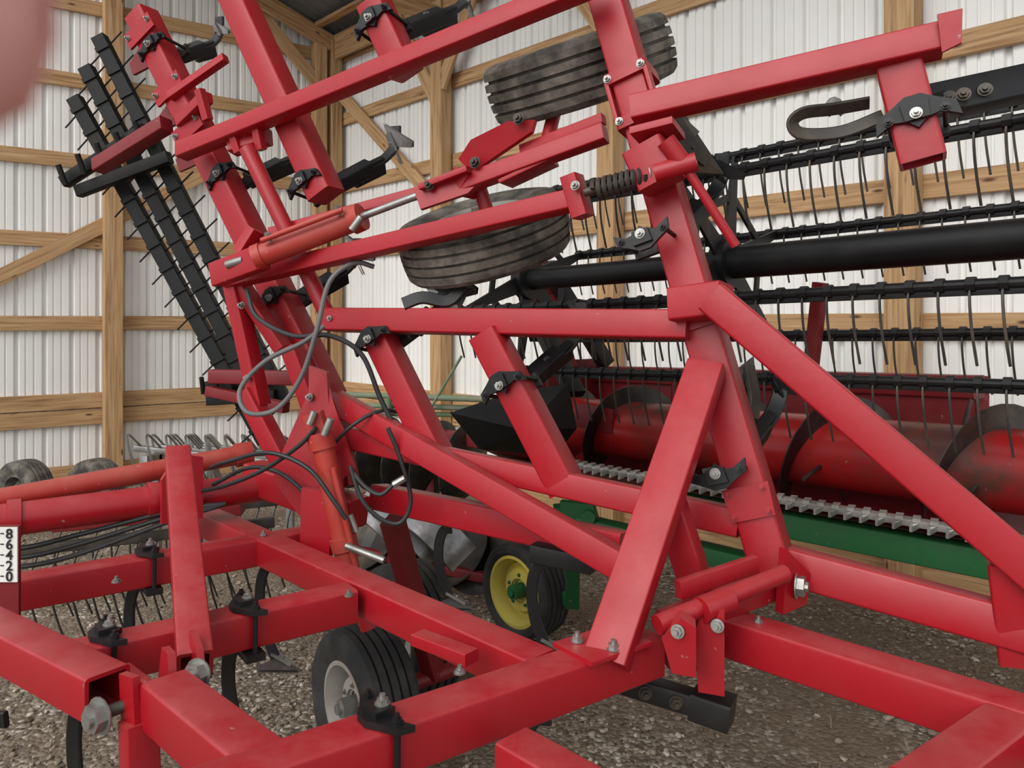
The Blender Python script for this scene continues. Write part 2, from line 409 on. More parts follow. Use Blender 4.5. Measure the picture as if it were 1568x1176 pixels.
WB((-.44,2.5,2.66),(-.335,2.48,2.43),.092)
# end connection of M to upright
WB((.420,2.01,1.685),(.53,1.93,1.70),.085,.10)
def onA(z): return A0.lerp(A1,(z-A0.z)/(A1.z-A0.z))
for z0 in (1.66,1.2):
    c=onA(z0); d=(A1-A0).normalized(); s=d.cross(n).normalized()
    plate(red,[c+n*.054+s*.058+d*.04,c+n*.054-s*.058+d*.04,c+n*.054-s*.053-d*.04,c+n*.054+s*.053-d*.04],.010)
    for a in (-1,1):
        for e in (-1,1): nut(red,c+n*.058+s*.042*a+d*.028*e,n,.008,.006)
# clamped sleeve joining upper section of upright
WB(onA(2.345),onA(2.315),.128,.128); WB(onA(2.215),onA(2.185),.128,.128)
c=onA(2.265); d=(A1-A0).normalized(); s=d.cross(n).normalized()
for a in (-1,1):
    WB(c+s*a*.058+n*.045-d*.06,c+s*a*.058+n*.045+d*.06,.012,.035)
    for e in (-1,1): nut(zn,c+s*a*.05+n*.064+d*e*.066,n,.009,.008)
WB((.35,2.05,2.10),(.39,2.03,2.00),.11,.11)
WB((.33,2.07,2.13),(.43,2.02,2.145),.02,.12)
cyl(red,(.36,1.98,2.02),(.46,1.955,2.045),.024)
cyl(red,(.41,1.97,2.075),(.56,1.96,1.835),.012); cyl(red,(.385,1.965,2.10),(.43,1.965,2.04),.024)
cyl(dst,(.19,2.06,1.985),(.43,1.99,2.04),.012); helix(dst,(.215,2.055,1.99),(.345,2.015,2.02),.024,9,.0065)
nut(zn,(.44,1.985,2.04),(1,-.1,.2),.022,.020); nut(zn,(.352,2.01,2.022),(1,-.1,.2),.020,.02)
WB((.16,2.10,2.035),(.19,2.09,1.925),.045,.07)
nut(zn,(.165,2.04,2.0),n,.010,.009)
# wheel fork and lugs
plate(red,[(-.12,2.4,2.10),(.06,2.3,2.20),(.07,2.3,2.235),(-.01,2.32,2.235),(-.12,2.36,2.19),(-.16,2.4,2.14)],.016)
plate(red,[(-.30,2.42,2.05),(-.13,2.38,2.11),(-.09,2.36,2.07),(-.13,2.36,2.03),(-.28,2.42,1.99)],.016)
beam(red,(-.27,2.42,2.055),(-.12,2.36,2.10),.085,.018,up=Z)
WB((-.16,2.42,2.04),(-.13,2.40,2.10),.06,.09)
beam(red,(-.02,2.36,2.06),(.12,2.3,2.115),.1,.012,up=Z)
cyl(red,(.10,2.45,2.17),(.14,2.5,2.33),.022); cyl(red,(-.06,2.45,1.93),(-.10,2.44,2.06),.022)
beam(red,(.03,2.36,2.16),(.26,2.22,2.22),.03,.03,up=n)
for q in ((-.25,2.38,2.06),(-.11,2.34,2.12),(.02,2.28,2.235)): nut(dst,q,n,.014,.012)
# gauge wheel tires
ax=V((-.30,-.30,.90)).normalized()
tyre(tird,(.225,2.62,2.485),ax,.32,.205,.165,ribs=4); rimm(rm,(.225,2.62,2.485),ax,.165,.19)
ax=V((-.24,-.30,.92)).normalized()
tyre(tird,(-.094,2.60,1.93),ax,.285,.19,.15); rimm(rm,(-.094,2.60,1.93),ax,.15,.18)
# tilt ram
cyl(ored,(-.816,2.52,1.852),(-.50,2.50,1.970),.037,seg=28)
cyl(ored,(-.51,2.50,1.966),(-.476,2.49,1.979),.045,seg=28); cyl(ored,(-.826,2.52,1.848),(-.80,2.52,1.858),.043,seg=28)
cyl(zn,(-.476,2.49,1.979),(-.263,2.42,2.045),.012); cyl(ored,(-.79,2.47,1.90),(-.53,2.45,1.995),.009)
for t in (.15,.85): 
    q=V((-.816,2.48,1.852)).lerp(V((-.50,2.46,1.970)),t); cyl(zn,q+Z*.03,q+V((0,-.01,.055)),.011)
beam(red,(-.99,2.62,1.80),(-.80,2.52,1.852),.05,.08,up=Z)
beam(red,(-.90,2.60,1.87),(-.85,2.6,1.95),.04,.05,up=n)
# left tower / hinge
for p1,p2,w in (((-.985,2.76,1.80),(-.88,2.74,1.35),.055),((-.93,2.74,1.40),(-.72,2.66,1.06),.065),((-.76,2.7,1.56),(-.62,2.66,1.20),.062),((-.62,2.66,1.43),(-.54,2.6,1.10),.055),((-.96,2.76,1.78),(-.80,2.74,1.55),.045)):
    WB(V(p1),V(p2),w,.06)
plate(red,[(-.78,2.58,1.16),(-.66,2.56,1.42),(-.60,2.56,1.44),(-.50,2.5,1.18),(-.62,2.52,1.07)],.02)
plate(red,[(-.80,2.62,1.12),(-.72,2.62,1.20),(-.55,2.55,1.16),(-.55,2.55,1.02),(-.70,2.6,1.0)],.02)
plate(red,[(-.66,2.57,1.50),(-.60,2.56,1.48),(-.59,2.55,1.36),(-.66,2.56,1.36)],.03)
beam(red,(-.92,2.78,1.10),(-.50,2.55,1.02),.10,.10)
for q in ((-.655,2.54,1.40),(-.615,2.53,1.33),(-.60,2.5,1.14),(-.70,2.56,1.12),(-.93,2.70,1.70),(-.91,2.70,1.45),(-.60,2.60,1.655),(-.62,2.6,1.60)): nut(zn,q,n,.010,.010)
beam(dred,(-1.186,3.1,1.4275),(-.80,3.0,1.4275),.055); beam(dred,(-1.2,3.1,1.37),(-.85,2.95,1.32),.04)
for t,sg in ((.06,1),(.22,-1),(.33,1)):
    c=D0.lerp(D1,t); d=(D1-D0).normalized(); s=d.cross(n).normalized()
    plate(red,[c+n*.056+s*.075+d*.04,c+n*.056-s*.075+d*.04,c+n*.056-s*.075-d*.025,c+n*.056+s*.075-d*.025],.012)
    for a in (-1,1): nut(zn,c+n*.062+s*.06*a,n,.009,.008)
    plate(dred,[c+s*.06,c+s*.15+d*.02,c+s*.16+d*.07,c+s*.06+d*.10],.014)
# linkage right of D tube
WB((-1.30,2.98,2.50),(-1.06,2.90,2.62),.032); WB((-1.26,2.98,2.40),(-1.12,2.88,2.47),.045); WB((-1.14,2.86,2.49),(-1.11,2.86,2.38),.03)
WB((-1.0,2.80,2.27),(-.86,2.76,2.30),.06); WB((-.99,2.76,2.33),(-.96,2.76,2.24),.03); WB((-.89,2.72,2.34),(-.87,2.72,2.24),.03)

# clamps + shanks
G=V((.62,.56,.50)).normalized()
def clamp(p,d,nn=n,w=.098,flip=1,sc=.72,hh=None):
    p=V(p); d=V(d).normalized(); nn=V(nn).normalized(); s=d.cross(nn).normalized()
    c=p+nn*(w/2+.008)
    pl=[(-.105,.03),(-.06,.006),(-.025,.012),(0,.034),(.025,.012),(.06,.006),(.105,.03),(.098,-.012),(.055,-.034),(.02,-.055),(-.02,-.055),(-.055,-.034),(-.098,-.012)]
    plate(blk,[c+s*x*sc+d*y*flip*sc for x,y in pl],.012,nn)
    plate(blk,[c+nn*.008+s*x*sc+d*(y*flip-.005)*sc for x,y in ((-.03,.02),(.03,.02),(.035,-.03),(-.035,-.03))],.018,nn)
    nut(zn,c+nn*.017,nn,.0105,.009)
    for sg in (-1,1):
        q=c+s*sg*(w/2+.009)
        sweep(blk,[q+nn*.010,q-nn*(w+.02)],circ(.006,8))
        nut(blk,q+nn*.006,nn,.009,.008)
    beam(blk,p-nn*(w/2+.010)-s*(w/2+.015),p-nn*(w/2+.010)+s*(w/2+.015),.045,.018,up=nn)
def wshank(p,d,L=.36,g=G,nose=V((-.45,.1,.75)),size=.1,blade=0):
    clamp(p,d); p=V(p); g=V(g).normalized()
    a=p-n*.05
    beam(blk,a+g*.02,a+g*(L*.62),.05,.055,up=n)
    beam(blk,a+g*(L*.35)-n*.02,a+g*(L*.75)-n*.03,.026,.068,up=n)
    nut(dst,a+g*(L*.5)+n*.028,n,.010,.008)
    q=cat([a+g*L*.6,a+g*L*.82+Z*.0,a+g*L*1.0+Z*.03,a+g*L*1.02+Z*.10],6)
    sweep(blk,q,rrect(.042,.014,.003,1),up=n)
    if blade is not None: vsweep(blade or sil,a+g*L*.98+Z*.05-n*.01,nose,-g,size)
dirD=(D1-D0).normalized(); dirA=(A1-A0).normalized()
wshank((-.684,2.72,2.111),dirD,.34,size=.09); wshank((-.41,2.5,2.58),dirD,.36)
wshank((-1.36,3.07,2.70),dirD,.2,size=.06); wshank((-.42,2.54,1.58),dirD,.3,blade=dst)
wshank((.0,2.27,1.455),dirD,.3,size=.08,blade=dst); wshank((.362,2.06,1.86),dirA,.36,blade=blk,size=.07); wshank((.525,1.95,1.27),dirA,.30,size=.05,blade=blk)
clamp((.955,1.845,2.11),(.17,-.1,-1),n,.10,sc=.85)
beam(blk,(1.03,1.95,2.185),(1.40,1.98,2.27),.085,.06,up=n); beam(blk,(.99,1.90,2.15),(1.10,1.95,2.19),.06,.05,up=n)
for t in (.1,.2,.35): nut(dst,V((1.03,1.91,2.185)).lerp(V((1.40,1.94,2.27)),t),n,.013,.01)
wshank((-.83,2.86,1.72),dirD,.3); wshank((-1.05,2.95,2.18),dirD,.28,size=.07)
vsweep(dst,(.50,2.22,2.13),(.75,.15,-.45),(-.2,-1,.3),.13)
sweep(dst,cat([(.40,2.25,2.22),(.46,2.24,2.22),(.52,2.24,2.17)],5),rrect(.05,.016,.003,1),up=V((0,-1,.3)))
vsweep(dst,(.66,2.25,1.47),(.3,.1,.6),(-.3,-1,.2),.09); sweep(dst,cat([(.56,2.1,1.38),(.64,2.15,1.36),(.68,2.2,1.42),(.67,2.22,1.52)],5),rrect(.05,.014,.003,1),up=V((0,-1,.3)))
vsweep(sil,(-.20,2.5,1.72),(-.6,-.1,.3),(.3,-1,.4),.09)
sweep(blk,cat([(-.34,2.45,1.70),(-.28,2.45,1.72),(-.20,2.45,1.71),(-.15,2.45,1.76)],5),rrect(.04,.014,.003,1),up=V((0,-1,.3)))
# flat spring-steel strap ahead of the end clamp
sweep(dst,cat([(.91,1.92,2.150),(.82,1.95,2.118),(.73,1.97,2.118),(.705,1.97,2.145),(.73,1.96,2.168),(.80,1.95,2.175),(.88,1.93,2.185)],6),rrect(.034,.009,.003,1),up=V((0,-1,.3)))
sweep(sil,cat([(.82,2.05,2.19),(.845,2.05,2.22),(.87,2.05,2.19)],5),rrect(.03,.01,.003,1),up=V((0,-1,.3)))

# --- main (ground) frame : horizontal, top of tubes just under 1 m
zk=[0]
def FB(x1,y1,x2,y2,w=.1,z=.93,h=None,**k):
    zk[0]+=1; z=z+((zk[0]*7)%5-2)*.0012
    beam(red,(x1,y1,z),(x2,y2,z),w,h or w,up=Z,**k)
FB(.30,1.707,-.46,1.157,.088)                # S1
FB(.43,1.87,1.10,1.18,.088)                  # S2
FB(.90,1.385,.60,1.16,.088)                   # S2b
FB(-.93,1.62,-.41,1.995,.085)                # S7
FB(-1.48,1.955,-.66,2.57,.085)             # S6
FB(-1.118,2.83,.06,1.587,.085)             # S8
FB(-.775,1.503,-1.25,1.83,.088,hollow=True)# S4
FB(-.66,1.49,-.36,1.20,.090)                 # S3
FB(0,1.36,.17,1.18,.080,z=.89)
FB(-.20,1.66,-.08,1.56,.040,z=.98,h=.025)
beam(red,(-.647,1.60,.945),(-1.0025,2.35,1.245),.070,.065,hollow=True)  # S5
beam(red,(-.80,1.62,.93),(-.62,1.45,.93),.02,.02)
# rockshaft + lift cylinder
cyl(red,(-1.75,2.2,1.045),(-.80,2.80,1.066),.050,seg=32)
cyl(ored,(-1.85,2.2,1.07),(-.97,2.85,1.163),.034,seg=28); cyl(ored,(-1.0,2.83,1.16),(-.95,2.86,1.165),.043)
cyl(zn,(-.95,2.86,1.165),(-.80,2.86,1.165),.013)
for t in (.0,.5,1): 
    q=V((-1.5,2.36,1.05)).lerp(V((-.85,2.77,1.066)),t); lathe(red,q,V((-.84,-.55,0)),[(.05,-.02),(.060,-.018),(.060,.018),(.05,.02)],32)
plate(red,[(-1.12,2.5,1.0),(-1.02,2.58,1.0),(-1.02,2.58,1.20),(-1.08,2.53,1.22),(-1.12,2.5,1.14)],.02)
plate(red,[(-.66,2.48,1.12),(-.54,2.42,1.12),(-.56,2.42,.92),(-.66,2.46,.92)],.02)
# vertical wing ram
cyl(ored,(-.592,2.44,1.275),(-.5,2.42,.86),.034,seg=28); cyl(ored,(-.60,2.44,1.30),(-.588,2.44,1.25),.042,seg=28); cyl(ored,(-.525,2.425,.98),(-.515,2.425,.94),.042,seg=28)
beam(ored,(-.62,2.44,1.36),(-.595,2.44,1.28),.05,.06); cyl(ored,(-.545,2.39,1.2),(-.475,2.385,.9),.010)
cyl(zn,(-.57,2.38,1.30),(-.55,2.38,1.35),.012); cyl(zn,(-.50,2.36,.97),(-.38,2.33,.935),.011)
cyl(red,(-.5,2.42,.86),(-.44,2.42,.70),.028)
# hinge at the base of the big brace
beam(red,(.12,1.575,.978),(.255,1.675,.978),.12,.010)
plate(red,[(.31,1.62,1.0),(.345,1.60,1.05),(.375,1.60,1.03),(.375,1.60,.93),(.33,1.62,.93)],.03)
plate(red,[(.39,1.68,.98),(.41,1.67,1.05),(.45,1.66,1.04),(.45,1.66,.86),(.40,1.68,.86)],.03)
cyl(red,(.30,1.62,1.02),(.62,1.78,1.075),.020); cyl(red,(.40,1.66,1.035),(.47,1.70,1.045),.028)
beam(red,(.34,1.72,.98),(.68,1.92,1.02),.07,.05); beam(red,(.36,1.70,1.065),(.56,1.80,1.09),.02,.04)
plate(red,[(.63,1.82,1.12),(.70,1.86,1.05),(.69,1.86,.98),(.62,1.82,.97)],.025)
cyl(dred,(.36,1.70,.93),(.44,1.78,.93),.05)
for q,a in (((.205,1.585,.985),Z),((.135,1.625,.985),Z),((.335,1.585,1.02),n),((.43,1.64,1.01),n),((.48,1.83,.98),Z),((.40,1.75,1.06),n)): nut(zn,q,a,.011,.011)
nut(zn,(.665,1.83,1.03),(.9,-.5,0),.024,.018)
# bolted drawbar link, front left
nut(zn,(-.765,1.455,.915),(-.5,-.86,0),.027,.02); cyl(dst,(-.765,1.46,.915),(-.60,1.56,.95),.012); nut(zn,(-.617,1.54,.955),(-.3,-.9,.1),.023,.02)
plate(red,[(-.74,1.49,.98),(-.70,1.46,.985),(-.69,1.45,.89),(-.73,1.48,.86)],.015)
plate(red,[(-.69,1.56,1.0),(-.665,1.53,1.0),(-.645,1.50,.90),(-.66,1.52,.84),(-.70,1.55,.87)],.015)
plate(red,[(-.66,1.62,1.01),(-.63,1.58,.99),(-.60,1.53,.92),(-.63,1.56,.86)],.015)
beam(red,(-.70,1.47,.90),(-.69,1.46,.70),.06,.05)
# black block under hinge
beam(blk,(.25,1.76,.840),(.46,1.70,.80),.05,.045); beam(blk,(.40,1.73,.81),(.475,1.69,.80),.075,.06); 
for t in (.2,.5): nut(dst,V((.25,1.73,.84)).lerp(V((.46,1.67,.80)),t),(0,-1,0),.012,.01)
# frame clamps + C shanks
def cshank(x,y,z,yaw,sc=1.0,tip=True,cl=None):
    f=V((math.cos(yaw),math.sin(yaw),0)); p=V((x,y,z))
    if cl is not None: clamp(p,V((math.cos(cl),math.sin(cl),0)),nn=Z,w=.088)
    pts=[(.0,-.04),(-.045,-.05),(-.075,-.12),(-.08,-.22),(-.06,-.34),(-.02,-.44),(.02,-.52)]
    q=cat([p+f*a*sc+Z*b_*sc for a,b_ in pts],6)
    sweep(blk,q,rrect(.032,.013,.003,1),up=f.cross(Z))
    if tip: vsweep(sil,q[-1]+Z*.02,f+Z*-.35,V((f.x,f.y,1)),.075)
SD=.63
cshank(-.86,1.675,.93,-.1,cl=SD); cshank(-.22,1.33,.93,-.1,cl=SD)
cshank(-.20,2.60,.98,-.1,.55); cshank(.10,2.2,.99,-.1,.55,tip=True); cshank(.08,1.62,.86,-.2,.8)
cshank(-1.05,2.275,.93,-.1,.8,cl=SD); cshank(-1.0,1.55,.90,-.2)
cshank(-.62,1.84,.93,-.1,.6,cl=SD); cshank(-.75,2.5,.90,-.1,.7)
beam(blk,(.06,2.2,1.0),(.22,2.12,.99),.05,.05)
for q in ((-1.02,2.02,.975),(-.40,1.92,.975),(.55,1.75,.975),(-.1,1.5,.975),(-.78,2.46,.975)): nut(zn,q,Z,.009,.007)
# ground wheels
aw=V((-.79,-.61,0)).normalized()
tyre(tir,(-.535,2.84,.27),aw,.27,.2,.15); rimm(rm,(-.535,2.84,.27),aw,.15,.2,zn)
tyre(tir,(-.45,3.40,.30),aw,.30,.22,.17); rimm(rm,(-.45,3.40,.30),aw,.17,.2,zn)
cyl(dred,(-.55,2.83,.27),(-.15,3.1,.30),.03); beam(dred,(-.30,3.0,.30),(-.42,2.75,.95),.06,.08)
# hoses
H=hose
H(hg,[(-.60,2.5,1.63),(-.66,2.48,1.58),(-.78,2.48,1.52),(-.86,2.48,1.43),(-.83,2.46,1.36),(-.74,2.46,1.37),(-.66,2.45,1.47),(-.61,2.45,1.62),(-.57,2.45,1.77),(-.50,2.48,1.83),(-.44,2.5,1.82)],.008)
H(hs,[(-.88,2.6,1.75),(-.83,2.55,1.66),(-.70,2.5,1.60),(-.58,2.5,1.60),(-.48,2.5,1.54),(-.42,2.5,1.40),(-.36,2.5,1.28),(-.33,2.48,1.2)],.008)
H(hs,[(-.50,2.42,1.20),(-.46,2.4,1.10),(-.40,2.4,1.04),(-.34,2.4,1.03),(-.31,2.4,1.10),(-.34,2.4,1.22),(-.38,2.4,1.32)],.007)
H(hs,[(-.49,2.42,1.18),(-.45,2.4,1.14),(-.40,2.38,1.12),(-.36,2.38,1.15)],.007)
H(hs,[(-1.0,2.6,1.16),(-.90,2.5,1.20),(-.75,2.42,1.24),(-.62,2.38,1.20),(-.54,2.36,1.11),(-.50,2.36,1.05)],.007)
H(hs,[(-1.05,2.6,1.08),(-.92,2.5,1.12),(-.78,2.45,1.18),(-.66,2.42,1.26),(-.60,2.4,1.32)],.007)
H(hs,[(-1.0,2.62,1.10),(-.85,2.55,1.17),(-.72,2.5,1.15),(-.60,2.48,1.04),(-.56,2.48,.96)],.007)
for k in range(3):
    H(hs,[(-1.75,2.35+.03*k,.90+.02*k),(-1.5,2.38,.90+.028*k),(-1.35,2.45,.92+.03*k),(-1.1,2.55,1.0+.015*k),(-.95,2.6,1.04)],.008)
H(hs,[(-.60,2.5,1.22),(-.50,2.48,1.32),(-.40,2.52,1.36),(-.30,2.6,1.30),(-.26,2.6,1.22)],.006)
for q,r in (((-.50,2.41,1.05),(-.48,2.41,1.0)),((-.36,2.38,1.15),(-.325,2.38,1.17)),((-.62,2.40,1.33),(-.605,2.40,1.37))): cyl(zn,q,r,.011,seg=8)
cyl(zn,(-.93,2.56,1.83),(-.87,2.54,1.845),.014); cyl(zn,(-.50,2.44,1.93),(-.47,2.44,1.97),.012)

# --- rear harrow gang folded up on the far left
har=B('spike_harrow_bars',BLACKR,cult)
for p,q in (((-1.80,3.42,2.882),(-.975,3.36,1.30)),((-1.868,3.44,2.755),(-1.06,3.38,1.25)),((-1.93,3.46,2.627),(-1.07,3.40,1.12))):
    p,q=V(p),V(q); d=(q-p).normalized()
    beam(har,p,q,.058,.055,up=V((0,-1,0)),r=.004)
    s=d.cross(V((0,-1,0))).normalized(); L=(q-p).length; t=.06
    while t<L:
        c=p+d*t; sweep(har,[c-s*.09+V((0,-.02,.03)),c+s*.10+V((0,.03,-.02))],circ(.0038,5)); 
        beam(har,c-d*.010+V((0,-.03,0)),c+d*.010+V((0,-.03,0)),.062,.010,up=V((0,-1,0)))
        t+=.115
for (x,z),(x2,z2) in (((-1.92,2.24),(-1.55,2.46)),((-1.86,2.20),(-1.45,2.34)),((-1.32,1.36),(-1.02,1.42)),((-1.30,1.31),(-1.0,1.33))):
    beam(har,(x,3.36,z),(x2,3.32,z2),.05,.05,up=V((0,-1,0)))
for i in range(5):
    x=-1.88+i*.08; cyl(har,(x,3.3,2.22+i*.045),(x-.02,3.28,2.30+i*.045),.012,seg=8); x=-1.30+i*.06; cyl(har,(x,3.3,1.34+i*.01),(x,3.28,1.41+i*.01),.010,seg=8)
har.done()
tb=B('tine_harrow',DSTEEL,cult)
beam(tb,(-2.1,3.0,.74),(-1.0,3.3,.80),.04,.04)
beam(tb,(-2.0,3.5,.74),(-.9,3.8,.80),.04,.04)
for k in range(16):
    for (a,c) in ((V((-2.05,3.0,.74)),V((-1.02,3.3,.80))),(V((-2.0,3.5,.74)),V((-.9,3.8,.80)))):
        p=a.lerp(c,k/15)
        sweep(tb,cat([p,p+V((-.02,-.04,-.12)),p+V((.0,-.02,-.28)),p+V((.03,.02,-.42))],4),circ(.0045,5))
tb.done()
beam(dred,(-1.8,3.1,.86),(-1.1,3.2,.90),.10,.08)
# depth gauge decal
lab=B('depth_gauge_decal',WHITE,cult)
beam(lab,(-1.262,1.93,1.005),(-1.262,1.93,1.140),.09,.004,up=V((0,-1,0)),r=.001,n=1)
beam(dred,(-1.262,1.94,.90),(-1.262,1.94,1.142),.088,.01,up=V((0,-1,0)),r=.001,n=1)
for i,ch in enumerate('86420'):
    cu=bpy.data.curves.new('gauge_digit_%d'%i,'FONT'); cu.body=ch; cu.size=.034; cu.extrude=.0004; cu.align_x='CENTER'; cu.offset=.0006
    o=bpy.data.objects.new('gauge_digit_%d'%i,cu); scene.collection.objects.link(o); cu.materials.append(TXT)
    o.location=(-1.236,1.926,1.113-.0262*i); o.rotation_euler=(math.pi/2,0,0); o.parent=cult
tk=B('gauge_tick_marks',TXT,cult)
for i in range(5): beam(tk,(-1.258,1.9265,1.125-.0262*i),(-1.250,1.9265,1.125-.0262*i),.001,.003,up=Z,r=.0003,n=1)
tk.done()
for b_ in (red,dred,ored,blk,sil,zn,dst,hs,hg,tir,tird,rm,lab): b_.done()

# ------------------------------------------------------------------ COMBINE HEADER
hd=empty('combine_header')
hu=V((.64,-.768,0)).normalized(); hn=V((.768,.64,0)).normalized()
aL=V((.308,4.3,1.085)); aR=V((2.05,2.17,1.16)); au=(aR-aL).normalized(); AL=(aR-aL).length
aug=B('auger_tube',AUG,hd); cyl(aug,aL,aR,.142,seg=48); aug.done()
fl=B('auger_flighting',FLIGHT,hd)
d,s,u=frame(aR-aL,Z)
seg=28; pitch=.55; nturn=AL/pitch; pr=None
for i in range(int(nturn*seg)+1):
    a=2*math.pi*i/seg+2.2; c=aL+d*(pitch*i/seg); rd=(s*math.cos(a)+u*math.sin(a))
    R=fl.ring([c+rd*.135-d*.004,c+rd*.225-d*.003,c+rd*.225+d*.003,c+rd*.135+d*.004])
    if pr: fl.bridge(pr,R)
    pr=R
for t in (.3,.52,.72):
    for k in range(3):
        c=aL+d*(AL*t+.06*k); a=2.2+k*1.9; rd=(s*math.cos(a)+u*math.sin(a)); cyl(fl,c+rd*.13,c+rd*.27,.008,seg=8)
fl.done()
sh=B('header_body_sheet',DRED,hd)
hL=aL-au*.15; hR=aR+au*.1; hM=aL+au*1.92
def sheet(prof,e):
    for o_ in (0,.02):
        r1=sh.ring([hL+hn*(x+o_)+Z*(y-o_*1.5) for x,y in prof]); r2=sh.ring([e+hn*(x+o_)+Z*(y-o_*1.5) for x,y in prof]); sh.bridge(r1,r2,closed=False)
sheet([(-.50,-.10),(-.30,-.19),(-.10,-.25),(.10,-.25),(.26,-.19)],hR)
sheet([(.26,-.19),(.33,-.05),(.355,.05),(.36,.15),(.36,.26)],hM)
beam(sh,hL+hn*.40+Z*.25,hM+hn*.40+Z*.25,.11,.09); beam(sh,hL+hn*.45+Z*.06,hM+hn*.45+Z*.06,.10,.12)
for t in (.1,.36,.60,.98): beam(sh,hL.lerp(hM,t)+hn*.46+Z*.29,hL.lerp(hM,t)+hn*.46-Z*.3,.05,.1)
for t in (.3,.7): beam(sh,hL.lerp(hM,t)+hn*.33+Z*.29,hL.lerp(hM,t)+hn*.33-Z*.02,.03,.03)
plate(sh,[hL+hn*-.5+Z*-.08,hL+hn*-.1-Z*.27,hL+hn*.38-Z*.2,hL+hn*.42+Z*.34,hL+hn*.1+Z*.34,hL+hn*-.2+Z*.15],.03,hu)
sh.done()
kb=B('cutterbar',KNIFE,hd)
kL=V((.28,3.5,1.005)); kR=V((1.42,2.1,1.05)); kd=(kR-kL).normalized(); KL=(kR-kL).length
kn=V((-kd.y,kd.x,0)).normalized(); kn = kn if kn.y<0 else -kn
beam(kb,kL,kR,.05,.02); 
t=0
while t<KL:
    c=kL+kd*t; plate(kb,[c+kd*.0+kn*.02,c+kd*.028+kn*.02,c+kd*.018+kn*.055-Z*.010,c+kd*.010+kn*.055-Z*.010],.016,Z); 
    beam(kb,c+Z*.012-kn*.02,c+Z*.012+kn*.03+kd*.02,.022,.012)
    t+=.0508
kb.done()
gb=B('header_green_beams',GREEN,hd)
beam(gb,kL-kn*.06-Z*.10+kd*.45,kR-kn*.06-Z*.09+kd*.3,.08,.085); 
beam(gb,V((.20,3.62,.74)),V((1.0,2.85,.73)),.09,.07); beam(gb,V((.25,3.6,.80)),V((.27,3.6,.55)),.09,.12)
plate(gb,[(.22,3.52,.84),(.36,3.45,.84),(.40,3.45,.70),(.34,3.48,.60),(.24,3.52,.60)],.03)
beam(gb,V((.10,4.15,.26)),V((.30,3.9,.26)),.07,.07); beam(gb,V((.30,3.9,.24)),V((.28,3.62,.62)),.07,.07)
cyl(gb,(.335,3.44,.79),(.33,3.40,.79),.03)
gb.done()
bd=B('crop_divider',BLACK,hd)
P=[V((-.282,3.55,1.23)),V((-.027,3.6,1.31)),V((.258,3.6,1.36)),V((.30,3.62,1.15)),V((.20,3.62,1.02)),V((-.15,3.58,1.06))]
cen=V((.05,3.42,1.17)); cb=V((.25,4.0,1.2))
i0=bd.ring(P); c0=bd.ring([cen]); c1=bd.ring([p*.35+cb*.65 for p in P])
for i in range(6): bd.face((i0[i],i0[(i+1)%6],c0[0]))
bd.bridge(i0,c1); bd.face(c1)
beam(bd,(.15,4.0,1.62),(.30,3.7,1.30),.10,.04); 
bd.done()
ds=B('divider_decal',DRED,hd); beam(ds,(.33,4.05,1.16),(.50,3.85,1.15),.02,.12); ds.done()
# reel
rl=B('reel_tube_and_bats',BLACK,hd); rt=B('reel_tines',DSTEEL,hd)
rL=V((.0845,3.9,1.85)); rR=V((1.568,2.4,1.90)); ru=(rR-rL).normalized(); rE=rR+ru*.75; RL=(rE-rL).length
cyl(rl,rL,rR-ru*.0,.052,seg=28); cyl(rl,rL+ru*1.05,rE,.064,seg=28)
d,s,u=frame(ru,Z); RR=.45
bats=[]
for k in range(6):
    a=math.radians(40+60*k); o=(s*math.cos(a)+u*math.sin(a))*RR; bats.append(o)
    p,q=rL-ru*.05+o,rE+o
    cyl(rl,p,q,.016,seg=12); beam(rl,p+Z*-.012,q+Z*-.012,.012,.035)
    t=.02
    while t<RL:
        c=p+ru*t
        sweep(rt,cat([c+Z*.0,c+V((-.012,-.01,-.03)),c+V((-.006,-.01,-.12)),c+V((.015,.0,-.22))],3),circ(.0042,5),up=V((1,0,0)))
        cyl(rl,c-ru*.012,c+ru*.012,.022,seg=8)
        t+=.078
for t in (0.0,1.10,2.25):
    c=rL+ru*t
    for k in range(6):
        o=bats[k]; o2=bats[(k+1)%6]; w=ru.cross(o).normalized()
        plate(rl,[c+w*.045+o*.1,c-w*.045+o*.1,c-w*.014+o*.98,c+w*.014+o*.98],.014,ru)
        beam(rl,c+o*.62,c+o2*.62,.03,.012,up=ru)
        nut(rt,c+o*.25-ru*.008,-ru,.012,.01)
    cyl(rl,c-ru*.03,c+ru*.03,.10,seg=24)
beam(rl,rL+V((.1,.35,.1)),rL+V((.45,.55,-.45)),.08,.08); beam(rl,rL-ru*.05,rL+V((.05,.45,-.3)),.07,.05)
rl.done(); rt.done()
arm=B('reel_arms',DRED,hd)
beam(arm,(.12,4.4,2.0),(.35,4.5,1.2),.10,.12); beam(arm,(.1,4.3,1.75),(.5,4.45,1.7),.08,.1)
beam(arm,(1.24,3.15,1.80),(1.22,3.2,1.45),.035,.06)
arm.done()
# transport wheel (yellow)
yt=B('transport_tire',RUBBER,hd); yr=B('transport_rim',YEL,hd); gh=B('transport_hub',GREEN,hd)
ay=V((-.74,-.67,0)).normalized()
tyre(yt,(.07,4.08,.252),ay,.252,.2,.175); rimm(yr,(.07,4.08,.252),ay,.175,.2,gh)
cyl(gh,(.05,4.06,.252),(.25,4.25,.26),.03)
yt.done(); yr.done(); gh.done()

